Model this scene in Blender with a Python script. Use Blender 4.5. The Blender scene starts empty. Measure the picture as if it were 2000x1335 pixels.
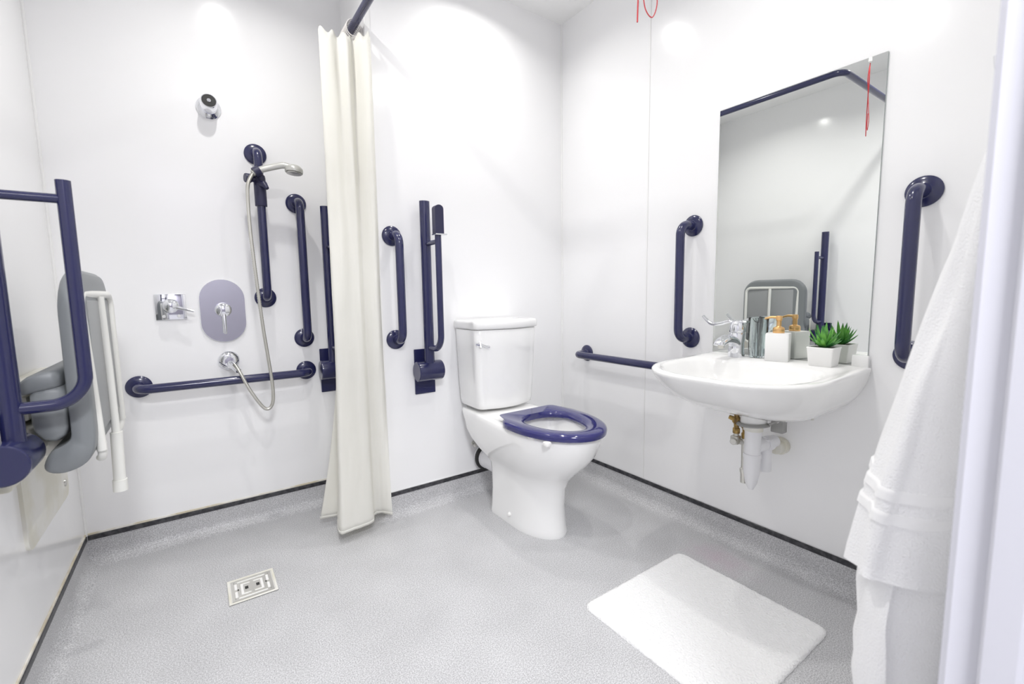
import bpy, bmesh, math, random
from mathutils import Vector, Matrix, noise
random.seed(7)
PI = math.pi
sc = bpy.context.scene
COL = sc.collection

# ------------------------------------------------------------------ camera
CAM = Vector((-1.6915, -1.9246, 1.0))
YAW, PITCH, ROLL = 0.609226, 0.106072, -0.015143
F = Vector((math.sin(YAW)*math.cos(PITCH), math.cos(YAW)*math.cos(PITCH), -math.sin(PITCH)))
rt = Vector((math.cos(YAW), -math.sin(YAW), 0)); up = rt.cross(F)
r2 = rt*math.cos(ROLL) + up*math.sin(ROLL); u2 = up*math.cos(ROLL) - rt*math.sin(ROLL)
cd = bpy.data.cameras.new('camera'); cam = bpy.data.objects.new('camera', cd); COL.objects.link(cam)
m = Matrix((r2, u2, -F)).transposed().to_4x4(); m.translation = CAM
cam.matrix_world = m
cd.sensor_width = 36; cd.lens = 881.155/2000*36; cd.clip_start = 0.02
cd.dof.use_dof = True; cd.dof.focus_distance = 1.9; cd.dof.aperture_fstop = 4.0
sc.camera = cam

# ------------------------------------------------------------------ world, exposure
w = bpy.data.worlds.new('world'); sc.world = w; w.use_nodes = True
w.node_tree.nodes['Background'].inputs[0].default_value = (0.86, 0.88, 1.0, 1)
w.node_tree.nodes['Background'].inputs[1].default_value = 0.5
sc.view_settings.view_transform = 'Standard'
sc.view_settings.look = 'None'; sc.view_settings.gamma = 1
sc.view_settings.exposure = -0.68
sc.view_settings.use_curve_mapping = False
try:
    sc.cycles.max_bounces = 14; sc.cycles.diffuse_bounces = 12; sc.cycles.glossy_bounces = 6
    sc.cycles.sample_clamp_indirect = 6
except Exception:
    pass

# ------------------------------------------------------------------ room figures
W, D, H = 2.096, 0.333, 2.406       # room width, shower recess depth, ceiling
STEP = -1.05                        # x of the step between shower wall and toilet wall
FY = -1.83                          # inside face of the front wall
SK = 0.097                          # height of the coved vinyl upstand
LIGHTS = [(-0.57, -0.30, 5.6), (-0.57, -1.20, 6.8), (-1.50, -0.22, 7.8), (-1.48, -1.10, 9.2)]
ld = bpy.data.lights.new('corridor_fill', 'AREA'); ld.shape = 'DISK'; ld.size = 0.5; ld.energy = 92; ld.color = (0.97, 0.98, 1.0)  # added fill light in the unseen corridor behind the camera
lo = bpy.data.objects.new('corridor_fill', ld); COL.objects.link(lo); lo.location = (-1.75, -2.75, 2.36)
for i, (lx, ly, pw) in enumerate(LIGHTS):
    ld = bpy.data.lights.new('downlight_lamp', 'AREA'); ld.shape = 'DISK'; ld.size = 0.05
    ld.energy = pw; ld.spread = math.radians(150); ld.color = (1.0, 0.985, 0.96)
    lo = bpy.data.objects.new('downlight_lamp', ld); COL.objects.link(lo); lo.location = (lx, ly, H-0.012)

# ------------------------------------------------------------------ materials
def mat(name, col, rough=0.5, metal=0.0, **k):
    M = bpy.data.materials.new(name); M.use_nodes = True
    b = M.node_tree.nodes['Principled BSDF']
    b.inputs['Base Color'].default_value = (*col, 1); b.inputs['Roughness'].default_value = rough
    b.inputs['Metallic'].default_value = metal
    for a, v in k.items():
        b.inputs[a.replace('_', ' ')].default_value = v
    return M
def nodes(M): return M.node_tree.nodes, M.node_tree.links, M.node_tree.nodes['Principled BSDF']
def add_bump(M, scale, strength, dist=0.002, detail=2, kind='noise', stretch=(1,1,1)):
    n, l, b = nodes(M)
    tc = n.new('ShaderNodeTexCoord'); mp = n.new('ShaderNodeMapping'); mp.inputs['Scale'].default_value = stretch
    l.new(tc.outputs['Object'], mp.inputs[0])
    if kind == 'voronoi':
        t = n.new('ShaderNodeTexVoronoi'); t.inputs['Scale'].default_value = scale; out = t.outputs['Distance']
    else:
        t = n.new('ShaderNodeTexNoise'); t.inputs['Scale'].default_value = scale; t.inputs['Detail'].default_value = detail; out = t.outputs[0]
    l.new(mp.outputs[0], t.inputs[0])
    bp = n.new('ShaderNodeBump'); bp.inputs['Strength'].default_value = strength; bp.inputs['Distance'].default_value = dist
    l.new(out, bp.inputs['Height']); l.new(bp.outputs[0], b.inputs['Normal'])
    return M
def mottled(M, c1, c2, scale, lo=0.4, hi=0.6, detail=3):
    n, l, b = nodes(M)
    tc = n.new('ShaderNodeTexCoord'); t = n.new('ShaderNodeTexNoise')
    t.inputs['Scale'].default_value = scale; t.inputs['Detail'].default_value = detail
    l.new(tc.outputs['Object'], t.inputs[0])
    cr = n.new('ShaderNodeValToRGB'); cr.color_ramp.elements[0].position = lo; cr.color_ramp.elements[1].position = hi
    cr.color_ramp.elements[0].color = (*c1, 1); cr.color_ramp.elements[1].color = (*c2, 1)
    l.new(t.outputs[0], cr.inputs[0]); l.new(cr.outputs[0], b.inputs['Base Color'])
    return M
m_wall = add_bump(mat('white_wall_panel', (0.89, 0.89, 0.893), 0.16), 1.6, 0.25, 0.004, 1)
m_ceil = mat('ceiling_paint', (0.93, 0.93, 0.92), 0.8)
m_trim = mat('white_pvc_trim', (0.86, 0.86, 0.85), 0.3)
m_seal = mottled(mat('sealant', (0.75, 0.72, 0.62), 0.5), (0.62, 0.56, 0.42), (0.82, 0.80, 0.74), 14)
m_black = mottled(mat('black_capping', (0.03, 0.03, 0.035), 0.4), (0.022, 0.022, 0.028), (0.06, 0.06, 0.065), 60)
m_frame = mat("door_frame_paint", (0.62, 0.62, 0.67), 0.45)
m_blue = mat('navy_coated_metal', (0.017, 0.019, 0.076), 0.22, 0.0, Coat_Weight=0.4, Coat_Roughness=0.1)
m_bluep = mat('navy_plastic', (0.02, 0.02, 0.06), 0.42)
m_seat = mat('navy_seat', (0.022, 0.022, 0.135), 0.12, 0.0, Coat_Weight=0.6)
m_cer = mat('white_ceramic', (0.88, 0.88, 0.87), 0.09, 0.0, Coat_Weight=0.5, Coat_Roughness=0.03)
m_chrome = mat('chrome', (0.82, 0.83, 0.86), 0.06, 1.0)
m_hose = mat('hose_steel', (0.62, 0.61, 0.56), 0.3, 0.75)
m_grip = mat('silver_plastic', (0.52, 0.52, 0.49), 0.3, 0.35)
m_steel = mat('brushed_steel', (0.62, 0.61, 0.57), 0.3, 0.9)
m_dark = mat('dark_hole', (0.03, 0.03, 0.03), 0.7)
m_grey = mat('grey_moulded_plastic', (0.225, 0.24, 0.25), 0.42)
m_greyp = mat('grey_panel', (0.34, 0.35, 0.355), 0.5)
m_whitem = mat('white_coated_tube', (0.80, 0.80, 0.76), 0.3)
m_cream = mottled(mat('cream_plastic', (0.74, 0.73, 0.66), 0.4), (0.70, 0.68, 0.58), (0.78, 0.77, 0.72), 9)
m_mirror = mat('mirror_silver', (0.84, 0.86, 0.84), 0.005, 1.0)
m_medge = mat('mirror_edge', (0.35, 0.4, 0.38), 0.2)
m_pump = mat('brushed_gold', (0.80, 0.50, 0.22), 0.33, 0.85)
m_marble = mottled(mat('white_marble', (0.86, 0.86, 0.85), 0.3), (0.62, 0.62, 0.63), (0.91, 0.91, 0.90), 9, 0.24, 0.34)
m_pot = mat('white_pot', (0.90, 0.895, 0.88), 0.45)
m_soil = mat('potting_soil', (0.05, 0.035, 0.03), 0.9)
m_leaf = mottled(mat('succulent_leaf', (0.06, 0.30, 0.05), 0.38), (0.035, 0.20, 0.045), (0.16, 0.46, 0.07), 22)
m_glass = mat('ribbed_glass', (0.93, 0.97, 0.97), 0.04, 0.0, Transmission_Weight=1.0, IOR=1.45)
m_brass = mottled(mat('tarnished_brass', (0.3, 0.2, 0.07), 0.45, 0.6), (0.16, 0.10, 0.04), (0.46, 0.31, 0.10), 55)
m_galv = mat('galvanised_bracket', (0.36, 0.36, 0.35), 0.5, 0.6)
m_pvc = mat('white_pvc_pipe', (0.82, 0.82, 0.84), 0.28)
m_rubber = mat('black_rubber', (0.015, 0.015, 0.015), 0.5)
m_red = mat('red_cord', (0.55, 0.03, 0.04), 0.6)
m_wcord = mat('white_cord', (0.75, 0.72, 0.70), 0.6)
m_lamp = mat('lamp_lens', (0.9, 0.9, 0.9), 0.3)
m_cloth = add_bump(mat('curtain_cloth', (0.95, 0.945, 0.91), 0.55, 0.0, Subsurface_Weight=0.0), 95, 0.35, 0.0012, 3)
m_towel = add_bump(mat('white_terry', (0.95, 0.95, 0.955), 0.95, 0.0, Sheen_Weight=0.4), 420, 0.9, 0.003, 3)
m_band = add_bump(mat('woven_band', (0.88, 0.88, 0.88), 0.8), 300, 0.3, 0.001)
m_mat = add_bump(mat('white_tufted_cotton', (0.96, 0.96, 0.96), 1.0, 0.0, Sheen_Weight=0.4), 170, 1.0, 0.006, 4)
# floor: grey safety vinyl with fine speckle
m_floor = mat('grey_safety_vinyl', (0.5, 0.5, 0.52), 0.42)
n, l, b = nodes(m_floor)
tc = n.new('ShaderNodeTexCoord'); t1 = n.new('ShaderNodeTexNoise'); t1.inputs['Scale'].default_value = 300; t1.inputs['Detail'].default_value = 2
t2 = n.new('ShaderNodeTexNoise'); t2.inputs['Scale'].default_value = 5; t2.inputs['Detail'].default_value = 3
cr = n.new('ShaderNodeValToRGB'); cr.color_ramp.elements[0].position = 0.36; cr.color_ramp.elements[1].position = 0.64
cr.color_ramp.elements[0].color = (0.42, 0.42, 0.432, 1); cr.color_ramp.elements[1].color = (0.75, 0.75, 0.76, 1)
mx = n.new('ShaderNodeMix'); mx.data_type = 'RGBA'; mx.blend_type = 'MULTIPLY'; mx.inputs[0].default_value = 0.25
l.new(tc.outputs['Object'], t1.inputs[0]); l.new(tc.outputs['Object'], t2.inputs[0]); l.new(t1.outputs[0], cr.inputs[0])
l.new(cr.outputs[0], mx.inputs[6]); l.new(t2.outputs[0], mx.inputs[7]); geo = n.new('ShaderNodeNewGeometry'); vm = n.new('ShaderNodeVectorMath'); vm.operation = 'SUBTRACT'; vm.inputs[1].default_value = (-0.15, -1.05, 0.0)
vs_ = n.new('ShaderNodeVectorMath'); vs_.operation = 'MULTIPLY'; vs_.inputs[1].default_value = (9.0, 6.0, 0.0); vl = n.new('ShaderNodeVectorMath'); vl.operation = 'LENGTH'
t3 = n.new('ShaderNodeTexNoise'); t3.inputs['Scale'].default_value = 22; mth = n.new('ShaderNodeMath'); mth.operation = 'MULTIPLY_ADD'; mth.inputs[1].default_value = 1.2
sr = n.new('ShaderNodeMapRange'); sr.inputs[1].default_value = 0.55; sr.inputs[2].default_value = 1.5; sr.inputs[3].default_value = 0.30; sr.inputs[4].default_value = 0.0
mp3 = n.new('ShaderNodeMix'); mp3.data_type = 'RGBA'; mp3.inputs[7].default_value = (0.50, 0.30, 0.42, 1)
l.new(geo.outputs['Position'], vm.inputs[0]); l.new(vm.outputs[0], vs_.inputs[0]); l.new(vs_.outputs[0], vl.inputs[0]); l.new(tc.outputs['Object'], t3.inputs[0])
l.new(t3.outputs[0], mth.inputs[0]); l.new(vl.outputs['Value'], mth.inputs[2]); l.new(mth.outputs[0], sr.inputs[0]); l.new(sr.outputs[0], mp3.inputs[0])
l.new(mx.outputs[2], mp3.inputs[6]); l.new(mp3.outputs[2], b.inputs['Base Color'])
bp = n.new('ShaderNodeBump'); bp.inputs['Strength'].default_value = 0.25; bp.inputs['Distance'].default_value = 0.001
l.new(t1.outputs[0], bp.inputs['Height']); l.new(bp.outputs[0], b.inputs['Normal'])

# ------------------------------------------------------------------ mesh helpers
class MB:
    def __init__(s): s.v = []; s.f = []; s.uvm = []
    def add(s, vs, fs):
        o = len(s.v); s.v += [tuple(q) for q in vs]; s.f += [tuple(o+i for i in f) for f in fs]; return s
    def box(s, x0, x1, y0, y1, z0, z1, bev=0.0, seg=2):
        bm = bmesh.new(); bmesh.ops.create_cube(bm, size=1)
        for v in bm.verts:
            v.co = Vector((x0+(v.co.x+.5)*(x1-x0), y0+(v.co.y+.5)*(y1-y0), z0+(v.co.z+.5)*(z1-z0)))
        if bev > 0: bmesh.ops.bevel(bm, geom=bm.edges[:], offset=bev, segments=seg, profile=0.5, affect='EDGES')
        bm.verts.index_update()
        s.add([v.co for v in bm.verts], [[v.index for v in f.verts] for f in bm.faces]); bm.free(); return s
    def rings(s, rings, cap0=True, cap1=True, closed=False, wrap=True):
        N = len(rings[0]); vs = [q for r in rings for q in r]; fs = []
        R = len(rings)
        for i in range(R if closed else R-1):
            j = (i+1) % R
            for k in range(N if wrap else N-1):
                kk = (k+1) % N
                fs.append((i*N+k, i*N+kk, j*N+kk, j*N+k))
        if not closed and wrap:
            if cap0: fs.append(tuple(reversed(range(N))))
            if cap1: fs.append(tuple((R-1)*N+k for k in range(N)))
        return s.add(vs, fs)
    def tube(s, pts, r, n=16, caps=True, flat=None):
        pts = [Vector(q) for q in pts]; rr = r if isinstance(r, (list, tuple)) else [r]*len(pts)
        T = []
        for i in range(len(pts)):
            a = pts[max(i-1, 0)]; c = pts[min(i+1, len(pts)-1)]; d = (c-a)
            T.append(d.normalized() if d.length > 1e-9 else Vector((0, 0, 1)))
        nrm = T[0].orthogonal().normalized(); out = []
        if flat is not None: nrm = (Vector(flat) - T[0]*Vector(flat).dot(T[0])).normalized()
        for i, q in enumerate(pts):
            if i:
                ax = T[i-1].cross(T[i])
                if ax.length > 1e-8: nrm = Matrix.Rotation(T[i-1].angle(T[i]), 3, ax.normalized()) @ nrm
            bi = T[i].cross(nrm)
            R = rr[i]; ra, rb = R if isinstance(R, tuple) else (R, R)
            out.append([q + nrm*math.cos(2*PI*k/n)*ra + bi*math.sin(2*PI*k/n)*rb for k in range(n)])
        return s.rings(out, caps, caps)
    def lathe(s, prof, c=(0, 0, 0), ax=(0, 0, 1), n=32):
        """prof: list of (radius, distance along axis)"""
        ax = Vector(ax).normalized(); a = ax.orthogonal().normalized(); bb = ax.cross(a); c = Vector(c)
        return s.rings([[c + ax*h + (a*math.cos(2*PI*k/n) + bb*math.sin(2*PI*k/n))*max(r, 1e-5) for k in range(n)] for r, h in prof])
    def disc(s, c, ax, r, t, n=32, bev=0.003):
        return s.lathe([(0, 0), (r, 0), (r, t-bev), (r-bev*0.4, t-bev*0.3), (r-bev*1.3, t), (0, t)], c, ax, n)
    def extrude(s, poly, a, b2, axis='z'):
        def P3(u, v, t): return {'z': (u, v, t), 'y': (u, t, v), 'x': (t, u, v)}[axis]
        return s.rings([[P3(u, v, a) for u, v in poly], [P3(u, v, b2) for u, v in poly]])
    def build(s, name, material, parent=None, shift=(0, 0, 0), smooth=True, angle=35, solid=0.0):
        me = bpy.data.meshes.new(name)
        me.from_pydata([(x-shift[0], y-shift[1], z-shift[2]) for x, y, z in s.v], [], s.f)
        bm = bmesh.new(); bm.from_mesh(me); bmesh.ops.recalc_face_normals(bm, faces=bm.faces[:]); bm.to_mesh(me); bm.free()
        me.materials.append(material); me.update()
        if smooth:
            me.polygons.foreach_set('use_smooth', [True]*len(me.polygons))
            me.set_sharp_from_angle(angle=math.radians(angle))
        o = bpy.data.objects.new(name, me); COL.objects.link(o)
        if parent: o.parent = parent
        if solid:
            md = o.modifiers.new('thickness', 'SOLIDIFY'); md.thickness = solid; md.offset = 0
        return o
def fillet(pts, r, n=8):
    pts = [Vector(q) for q in pts]; out = [pts[0]]
    for i in range(1, len(pts)-1):
        a, c, d = pts[i-1], pts[i], pts[i+1]
        u, v = (a-c).normalized(), (d-c).normalized(); ang = u.angle(v)
        rr = r[i-1] if isinstance(r, (list, tuple)) else r
        t = min(rr/math.tan(ang/2), (a-c).length*.499, (d-c).length*.499); R = t*math.tan(ang/2)
        cen = c + (u+v).normalized()*(R/math.sin(ang/2))
        p0, p1 = c+u*t, c+v*t; w0, w1 = p0-cen, p1-cen; tot = w0.angle(w1); ax = w0.cross(w1).normalized()
        for k in range(n+1): out.append(cen + Matrix.Rotation(tot*k/n, 3, ax) @ w0)
    out.append(pts[-1]); return out
def catmull(P, m=8, closed=False):
    P = [Vector(q) for q in P]; n = len(P); out = []
    for i in range(n if closed else n-1):
        g = (lambda k: P[k % n]) if closed else (lambda k: P[min(max(k, 0), n-1)])
        a, b_, c, d = g(i-1), g(i), g(i+1), g(i+2)
        for k in range(m):
            t = k/m
            out.append(0.5*((2*b_) + (c-a)*t + (2*a-5*b_+4*c-d)*t*t + (3*b_-a-3*c+d)*t**3))
    if not closed: out.append(P[-1])
    return out
def egg(xc, hw, yf, yr, z, flen, rr=0.04, n=14, zf=None):
    """plan outline: half-ellipse front (towards -y), straight sides, rounded square rear"""
    out = []; yc = yf+flen; rr = min(rr, hw*0.95, abs(yr-yc)*0.95)
    for k in range(2*n+1):
        a = PI + PI*k/(2*n); out.append((xc+hw*math.cos(a), yc+flen*math.sin(a), z))
    for k in range(1, 4): out.append((xc+hw, yc+(yr-rr-yc)*k/4, z))
    for k in range(n//2+1):
        a = PI/2*k/(n//2); out.append((xc+hw-rr+rr*math.cos(a), yr-rr+rr*math.sin(a), z))
    for k in range(1, 6): out.append((xc+(hw-rr)*(1-2*k/6), yr, z))
    for k in range(n//2+1):
        a = PI/2+PI/2*k/(n//2); out.append((xc-hw+rr+rr*math.cos(a), yr-rr+rr*math.sin(a), z))
    for k in range(1, 4): out.append((xc-hw, yr-rr+(yc-yr+rr)*k/4, z))
    return out
def rrect(x0, x1, y0, y1, z, r, n=8):
    """rounded rectangle; r = radii at (x0,y0),(x1,y0),(x1,y1),(x0,y1)"""
    if not isinstance(r, (tuple, list)): r = (r,)*4
    out = []
    for (cx, cy, a0, R) in ((x0, y0, PI, r[0]), (x1, y0, 1.5*PI, r[1]), (x1, y1, 0, r[2]), (x0, y1, .5*PI, r[3])):
        sx = 1 if cx == x0 else -1; sy = 1 if cy == y0 else -1
        for k in range(n+1):
            a = a0 + PI/2*k/n; out.append((cx+sx*R+R*math.cos(a), cy+sy*R+R*math.sin(a), z))
    res = []
    for i in range(len(out)):           # subdivide straight runs so that rings stay aligned
        res.append(out[i])
        if (i+1) % (n+1) == 0:
            q = out[(i+1) % len(out)]
            for k in range(1, 6): res.append(tuple(out[i][j]+(q[j]-out[i][j])*k/6 for j in range(3)))
    return res
def thing(name, label, cat, loc=(0, 0, 0), rz=0, group=None):
    o = bpy.data.objects.new(name, None); COL.objects.link(o); o.empty_display_size = 0.05
    o.location = loc; o.rotation_euler = (0, 0, rz); o['label'] = label; o['category'] = cat
    if group: o['group'] = group
    return o
def tag(o, label, cat, group=None):
    o['label'] = label; o['category'] = cat
    if group: o['group'] = group
    return o
def struct(o): o['kind'] = 'structure'; return o
def origin_to(o, p):
    p = Vector(p); o.data.transform(Matrix.Translation(-p)); o.location = p; return o

# ------------------------------------------------------------------ setting
T = 0.10
struct(MB().box(STEP, T, 0, T, 0, H).build('wall_back', m_wall, smooth=False))
struct(MB().box(STEP, STEP+T, T, D+T, 0, H).build('wall_return', m_wall, smooth=False))
struct(MB().box(-W-T, STEP, D, D+T, 0, H).build('wall_shower', m_wall, smooth=False))
struct(MB().box(-W-T, -W, FY-T, D, 0, H).build('wall_left', m_wall, smooth=False))
struct(MB().box(0, T, FY-T, 0, 0, H).build('wall_right', m_wall, smooth=False))
JX, LX = -1.09, -2.01               # door opening
struct(MB().box(JX+0.012, 0, FY-T, FY, 0, H).box(-W, LX-0.012, FY-T, FY, 0, H).box(LX-0.012, JX+0.012, FY-T, FY, 2.06, H).build('wall_front', m_wall, smooth=False))
ceil = struct(MB().box(-W-T, T, FY-T, D+T, H, H+T).build('ceiling', m_ceil, smooth=False))
for lx, ly, _ in LIGHTS:
    struct(MB().lathe([(0.036, -0.002), (0.036, -0.018), (0.052, -0.012), (0.055, -0.0005), (0.04, -0.0005), (0.0395, -0.004), (0.038, -0.006)], (lx, ly, H), (0, 0, 1), 40).build('downlight_bezel', m_trim, ceil))
struct(MB().box(-3.2, 1.0, -3.3, -3.2, 0, H).build('wall_hallway', mat('hallway_paint', (0.30, 0.285, 0.33), 0.7), smooth=False))
cor = MB().box(-3.3, -3.2, -3.3, FY-T, 0, H).box(1.0, 1.1, -3.3, FY-T, 0, H).box(-3.2, 1.0, -3.2, FY-T, H, H+T).box(-3.2, -W-T, FY-T, FY, 0, H).box(T, 1.0, FY-T, FY, 0, H)
struct(cor.build('wall_corridor', mat('corridor_paint', (0.79, 0.79, 0.80), 0.6), smooth=False))
# floor with its coved upstand
fl = MB()
fl.box(-W-T, T, FY-T, D+T, -0.08, 0.0).box(-3.3, 1.1, -3.3, FY-T, -0.08, 0.0)
def cove(p0, p1, nx, ny):
    """coved vinyl upstand along a wall from p0 to p1, (nx,ny) points into the room"""
    R = 0.045; prof = [(0.0, -0.01), (R, -0.01), (R, 0.0)] + [(R-R*math.sin(a), R-R*math.cos(a)) for a in [PI/2*k/10 for k in range(1, 11)]]
    prof = [(0.002, -0.01), (R, -0.01), (R, 0.0)] + [(R*(1-math.sin(PI/2*k/10))+0.0025, R*(1-math.cos(PI/2*k/10))) for k in range(0, 11)] + [(0.0025, SK), (0, SK)]
    fl.rings([[(p[0]+nx*a, p[1]+ny*a, z) for a, z in prof] for p in (p0, p1)])
def cove_corner(cx_, cy_, a0, a1):
    R = 0.045
    prof = [(0.001, -0.01), (R, -0.01), (R, 0.0)] + [(R*(1-math.sin(PI/2*k/10))+0.0025, R*(1-math.cos(PI/2*k/10))) for k in range(0, 11)] + [(0.0025, SK), (0.0005, SK)]
    fl.rings([[(cx_+a*math.cos(t), cy_+a*math.sin(t), z) for a, z in prof] for t in [a0+(a1-a0)*k/8 for k in range(9)]])
cove_corner(STEP, 0, PI, 1.5*PI)
cove((-W, D), (STEP, D), 0, -1); cove((STEP, 0), (0, 0), 0, -1); cove((STEP, D), (STEP, 0), -1, 0)
cove((0, 0), (0, FY), -1, 0); cove((-W, FY), (-W, D), 1, 0); cove((JX+0.01, FY), (0, FY), 0, 1)
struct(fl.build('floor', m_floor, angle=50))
def strip(name, x0, x1, y0, y1, seal=True):
    g = struct(MB().box(x0, x1, y0, y1, SK-0.001, SK+0.018, 0.0015, 1).build(name, m_black, smooth=False))
    return g
strip('baseboard_back', STEP-0.003, 0, -0.006, 0.0)
strip('baseboard_shower', -W, STEP, D-0.006, D)
strip('baseboard_return', STEP-0.006, STEP, 0, D)
strip('baseboard_left', -W, -W+0.006, FY, D)
strip('baseboard_right', -0.006, 0, FY, 0)
struct(MB().box(-W, STEP, D-0.004, D, SK+0.018, SK+0.026, 0.001, 1).build('trim_1', m_seal, smooth=False))
struct(MB().box(-W, -W+0.004, FY, D, SK+0.018, SK+0.026, 0.001, 1).build('trim_2', m_seal, smooth=False))
struct(MB().tube([(-W+0.003, D-0.003, SK), (-W+0.003, D-0.003, H)], 0.005, 10).build('trim_3', m_trim))
struct(MB().tube([(-0.002, -0.002, SK), (-0.002, -0.002, H)], 0.005, 10).build('trim_4', m_trim))
struct(MB().box(-0.003, 0, -0.581, -0.575, SK+0.018, H, 0.001, 1).build('trim_5', m_trim))
struct(MB().box(STEP-0.003, STEP+0.02, -0.003, 0, SK+0.018, H, 0.001, 1).build('trim_6', m_trim))
struct(MB().box(STEP, 0, -0.0025, 0, SK+0.018, SK+0.022).build('trim_7', m_trim, smooth=False))
# door frame (the camera looks in through this opening)
fr = MB()
def jamb(sx, X):
    fr.extrude([(X-sx*0.0, FY+0.006), (X+sx*0.06, FY+0.006), (X+sx*0.06, FY-0.001), (X+sx*0.014, FY-0.001), (X+sx*0.014, FY-T-0.01), (X, FY-T-0.01), (X, FY-0.052),
                (X-sx*0.007, FY-0.050), (X-sx*0.009, FY-0.046), (X-sx*0.009, FY-0.024), (X-sx*0.007, FY-0.0215), (X, FY-0.021), (X, FY-0.004), (X-sx*0.002, FY+0.001)], 0, 2.06)
jamb(1, JX); jamb(-1, LX)
fr.box(LX-0.06, JX+0.06, FY-0.001, FY+0.006, 2.045, 2.11).box(LX, JX, FY-T-0.01, FY-0.001, 2.045, 2.06)
struct(fr.build('door_1', m_frame, angle=25))

# ------------------------------------------------------------------ grab rails
def grab_rail(loc, rz, length, vertical, label, out=0.088, R=0.0175, name='grab_rail'):
    """local frame: wall is y=0, room is -y; loc = midpoint on the wall"""
    t = thing(name, label, 'grab rail', loc, rz, 'navy grab rails')
    h = length/2
    ax = Vector((0, 0, 1)) if vertical else Vector((1, 0, 0))
    a, b_ = ax*h, ax*-h; o = Vector((0, -out, 0)); w0 = Vector((0, -0.002, 0))
    MB().tube(fillet([a+w0, a+o, b_+o, b_+w0], 0.045, 10), R, 20).build('bar', m_blue, t)
    for e in (a, b_):
        MB().lathe([(0.041, 0.0), (0.0425, 0.001), (0.0425, 0.004), (0.040, 0.007), (0.030, 0.0105), (0.0215, 0.0125), (0.019, 0.016), (0.0185, 0.018)], e, (0, -1, 0), 40).build('wall_flange', m_blue, t)
    return t
RB, RR, RL = 0, -PI/2, PI/2         # back wall, right wall, left wall
grab_rail((-0.976, 0, 1.032), RB, 0.449, True, 'short vertical navy grab rail between shower curtain and toilet support rail')
grab_rail((-1.289, D, 1.115), RB, 0.603, True, 'vertical navy grab rail in shower, immediately right of the shower riser')
grab_rail((-1.592, D, 0.662), RB, 0.604, False, 'long horizontal navy grab rail low on the shower wall')
grab_rail((0, -0.81, 1.036), RR, 0.458, True, 'vertical navy grab rail on the wall left of the mirror')
grab_rail((0, -1.5245, 1.036), RR, 0.462, True, 'large near vertical navy grab rail right of the mirror, beside the towel')
grab_rail((0, -0.50, 0.682), RR, 0.60, False, 'horizontal navy grab rail running behind the left edge of the washbasin')

# ------------------------------------------------------------------ hinged support rails
def hinged_rail(loc, rz, label, holder=False):
    t = thing('hinged_support_rail', label, 'support rail', loc, rz, 'navy folding support rails')
    MB().box(-0.05, 0.05, -0.007, 0, 0.548, 0.756, 0.002, 1).build('wall_plate', m_blue, t)
    cz = 0.661
    MB().lathe([(0.0, -0.060), (0.041, -0.060), (0.044, -0.0575), (0.045, -0.053), (0.045, 0.053), (0.044, 0.0575), (0.041, 0.060), (0.0, 0.060)], (0, -0.052, cz), (1, 0, 0), 44).build('hinge_barrel', m_blue, t)
    MB().tube([(0, -0.062, cz+0.02), (0, -0.062, 1.405)], [(0.023, 0.019)]*2, 24, flat=(1, 0, 0)).build('main_bar', m_blue, t)
    y1 = -0.186
    MB().tube(fillet([(0, -0.06, 0.768), (0, y1, 0.768), (0, y1, 1.262 if not holder else 1.30)], 0.07, 12), 0.0135, 18).build('lower_loop', m_blue, t)
    MB().tube([(0, -0.06, 1.222), (0, y1, 1.222)], 0.010, 14).build('cross_tie', m_blue, t)
    if holder:
        hp = MB().extrude([(-0.019, 1.252), (0.019, 1.252), (0.019, 1.352)] + [(0.019*math.cos(a), 1.352+0.016*math.sin(a)) for a in [PI*k/10 for k in range(1, 10)]] + [(-0.019, 1.352)], y1-0.019, y1+0.012, 'y')
        h_ = hp.build('roll_holder', m_bluep, t)
        MB().box(-0.021, 0.030, y1-0.026, y1+0.014, 1.246, 1.2515, 0.001, 1).build('chrome_clip', m_chrome, h_)['label'] = 'chrome clip'
    return t
hinged_rail((-0.845, 0, 0), RB, 'navy folding support rail left of the toilet, folded up, with dark roll holder', True)
hinged_rail((-1.178, D, 0), RB, 'navy folding support rail in shower, partly hidden by the curtain')
hinged_rail((-W, -0.525, 0), RL, 'navy folding support rail on left wall in front of the grey shower seat')

# ------------------------------------------------------------------ shower riser, hand shower
ri = thing('shower_riser_rail', 'navy shower riser bar holding the chrome hand shower', 'shower rail', (-1.436, D, 1.303), 0)
MB().tube(fillet([(0, -0.002, 0.303), (0, -0.080, 0.303), (0, -0.080, -0.303), (0, -0.002, -0.303)], 0.042, 10), 0.0165, 20).build('bar', m_blue, ri)
for s_ in (1, -1):
    MB().lathe([(0.041, 0.0), (0.0425, 0.001), (0.0425, 0.004), (0.040, 0.007), (0.030, 0.0105), (0.0215, 0.0125), (0.019, 0.016), (0.0185, 0.018)], (0, 0, 0.303*s_), (0, -1, 0), 40).build('wall_flange', m_blue, ri)
sl = MB().lathe([(0.0165, 0.075), (0.0225, 0.076), (0.0225, 0.19), (0.0205, 0.20), (0.0165, 0.201)], (0, -0.080, 0.0), (0, 0, 1), 28).build('slider', m_bluep, ri)
kn = MB().lathe([(0, -0.055), (0.017, -0.055), (0.0185, -0.052), (0.0185, -0.035), (0.013, -0.030), (0.012, 0.0)], (0.0, -0.080, 0.182), (1, 0.25, 0), 20).build('clamp_knob', m_bluep, sl)
MB().tube([(0, -0.09, 0.165), (0.012, -0.110, 0.160), (0.022, -0.122, 0.142)], [0.016, 0.014, 0.007], 12).build('clamp_lever', m_bluep, sl)
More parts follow.
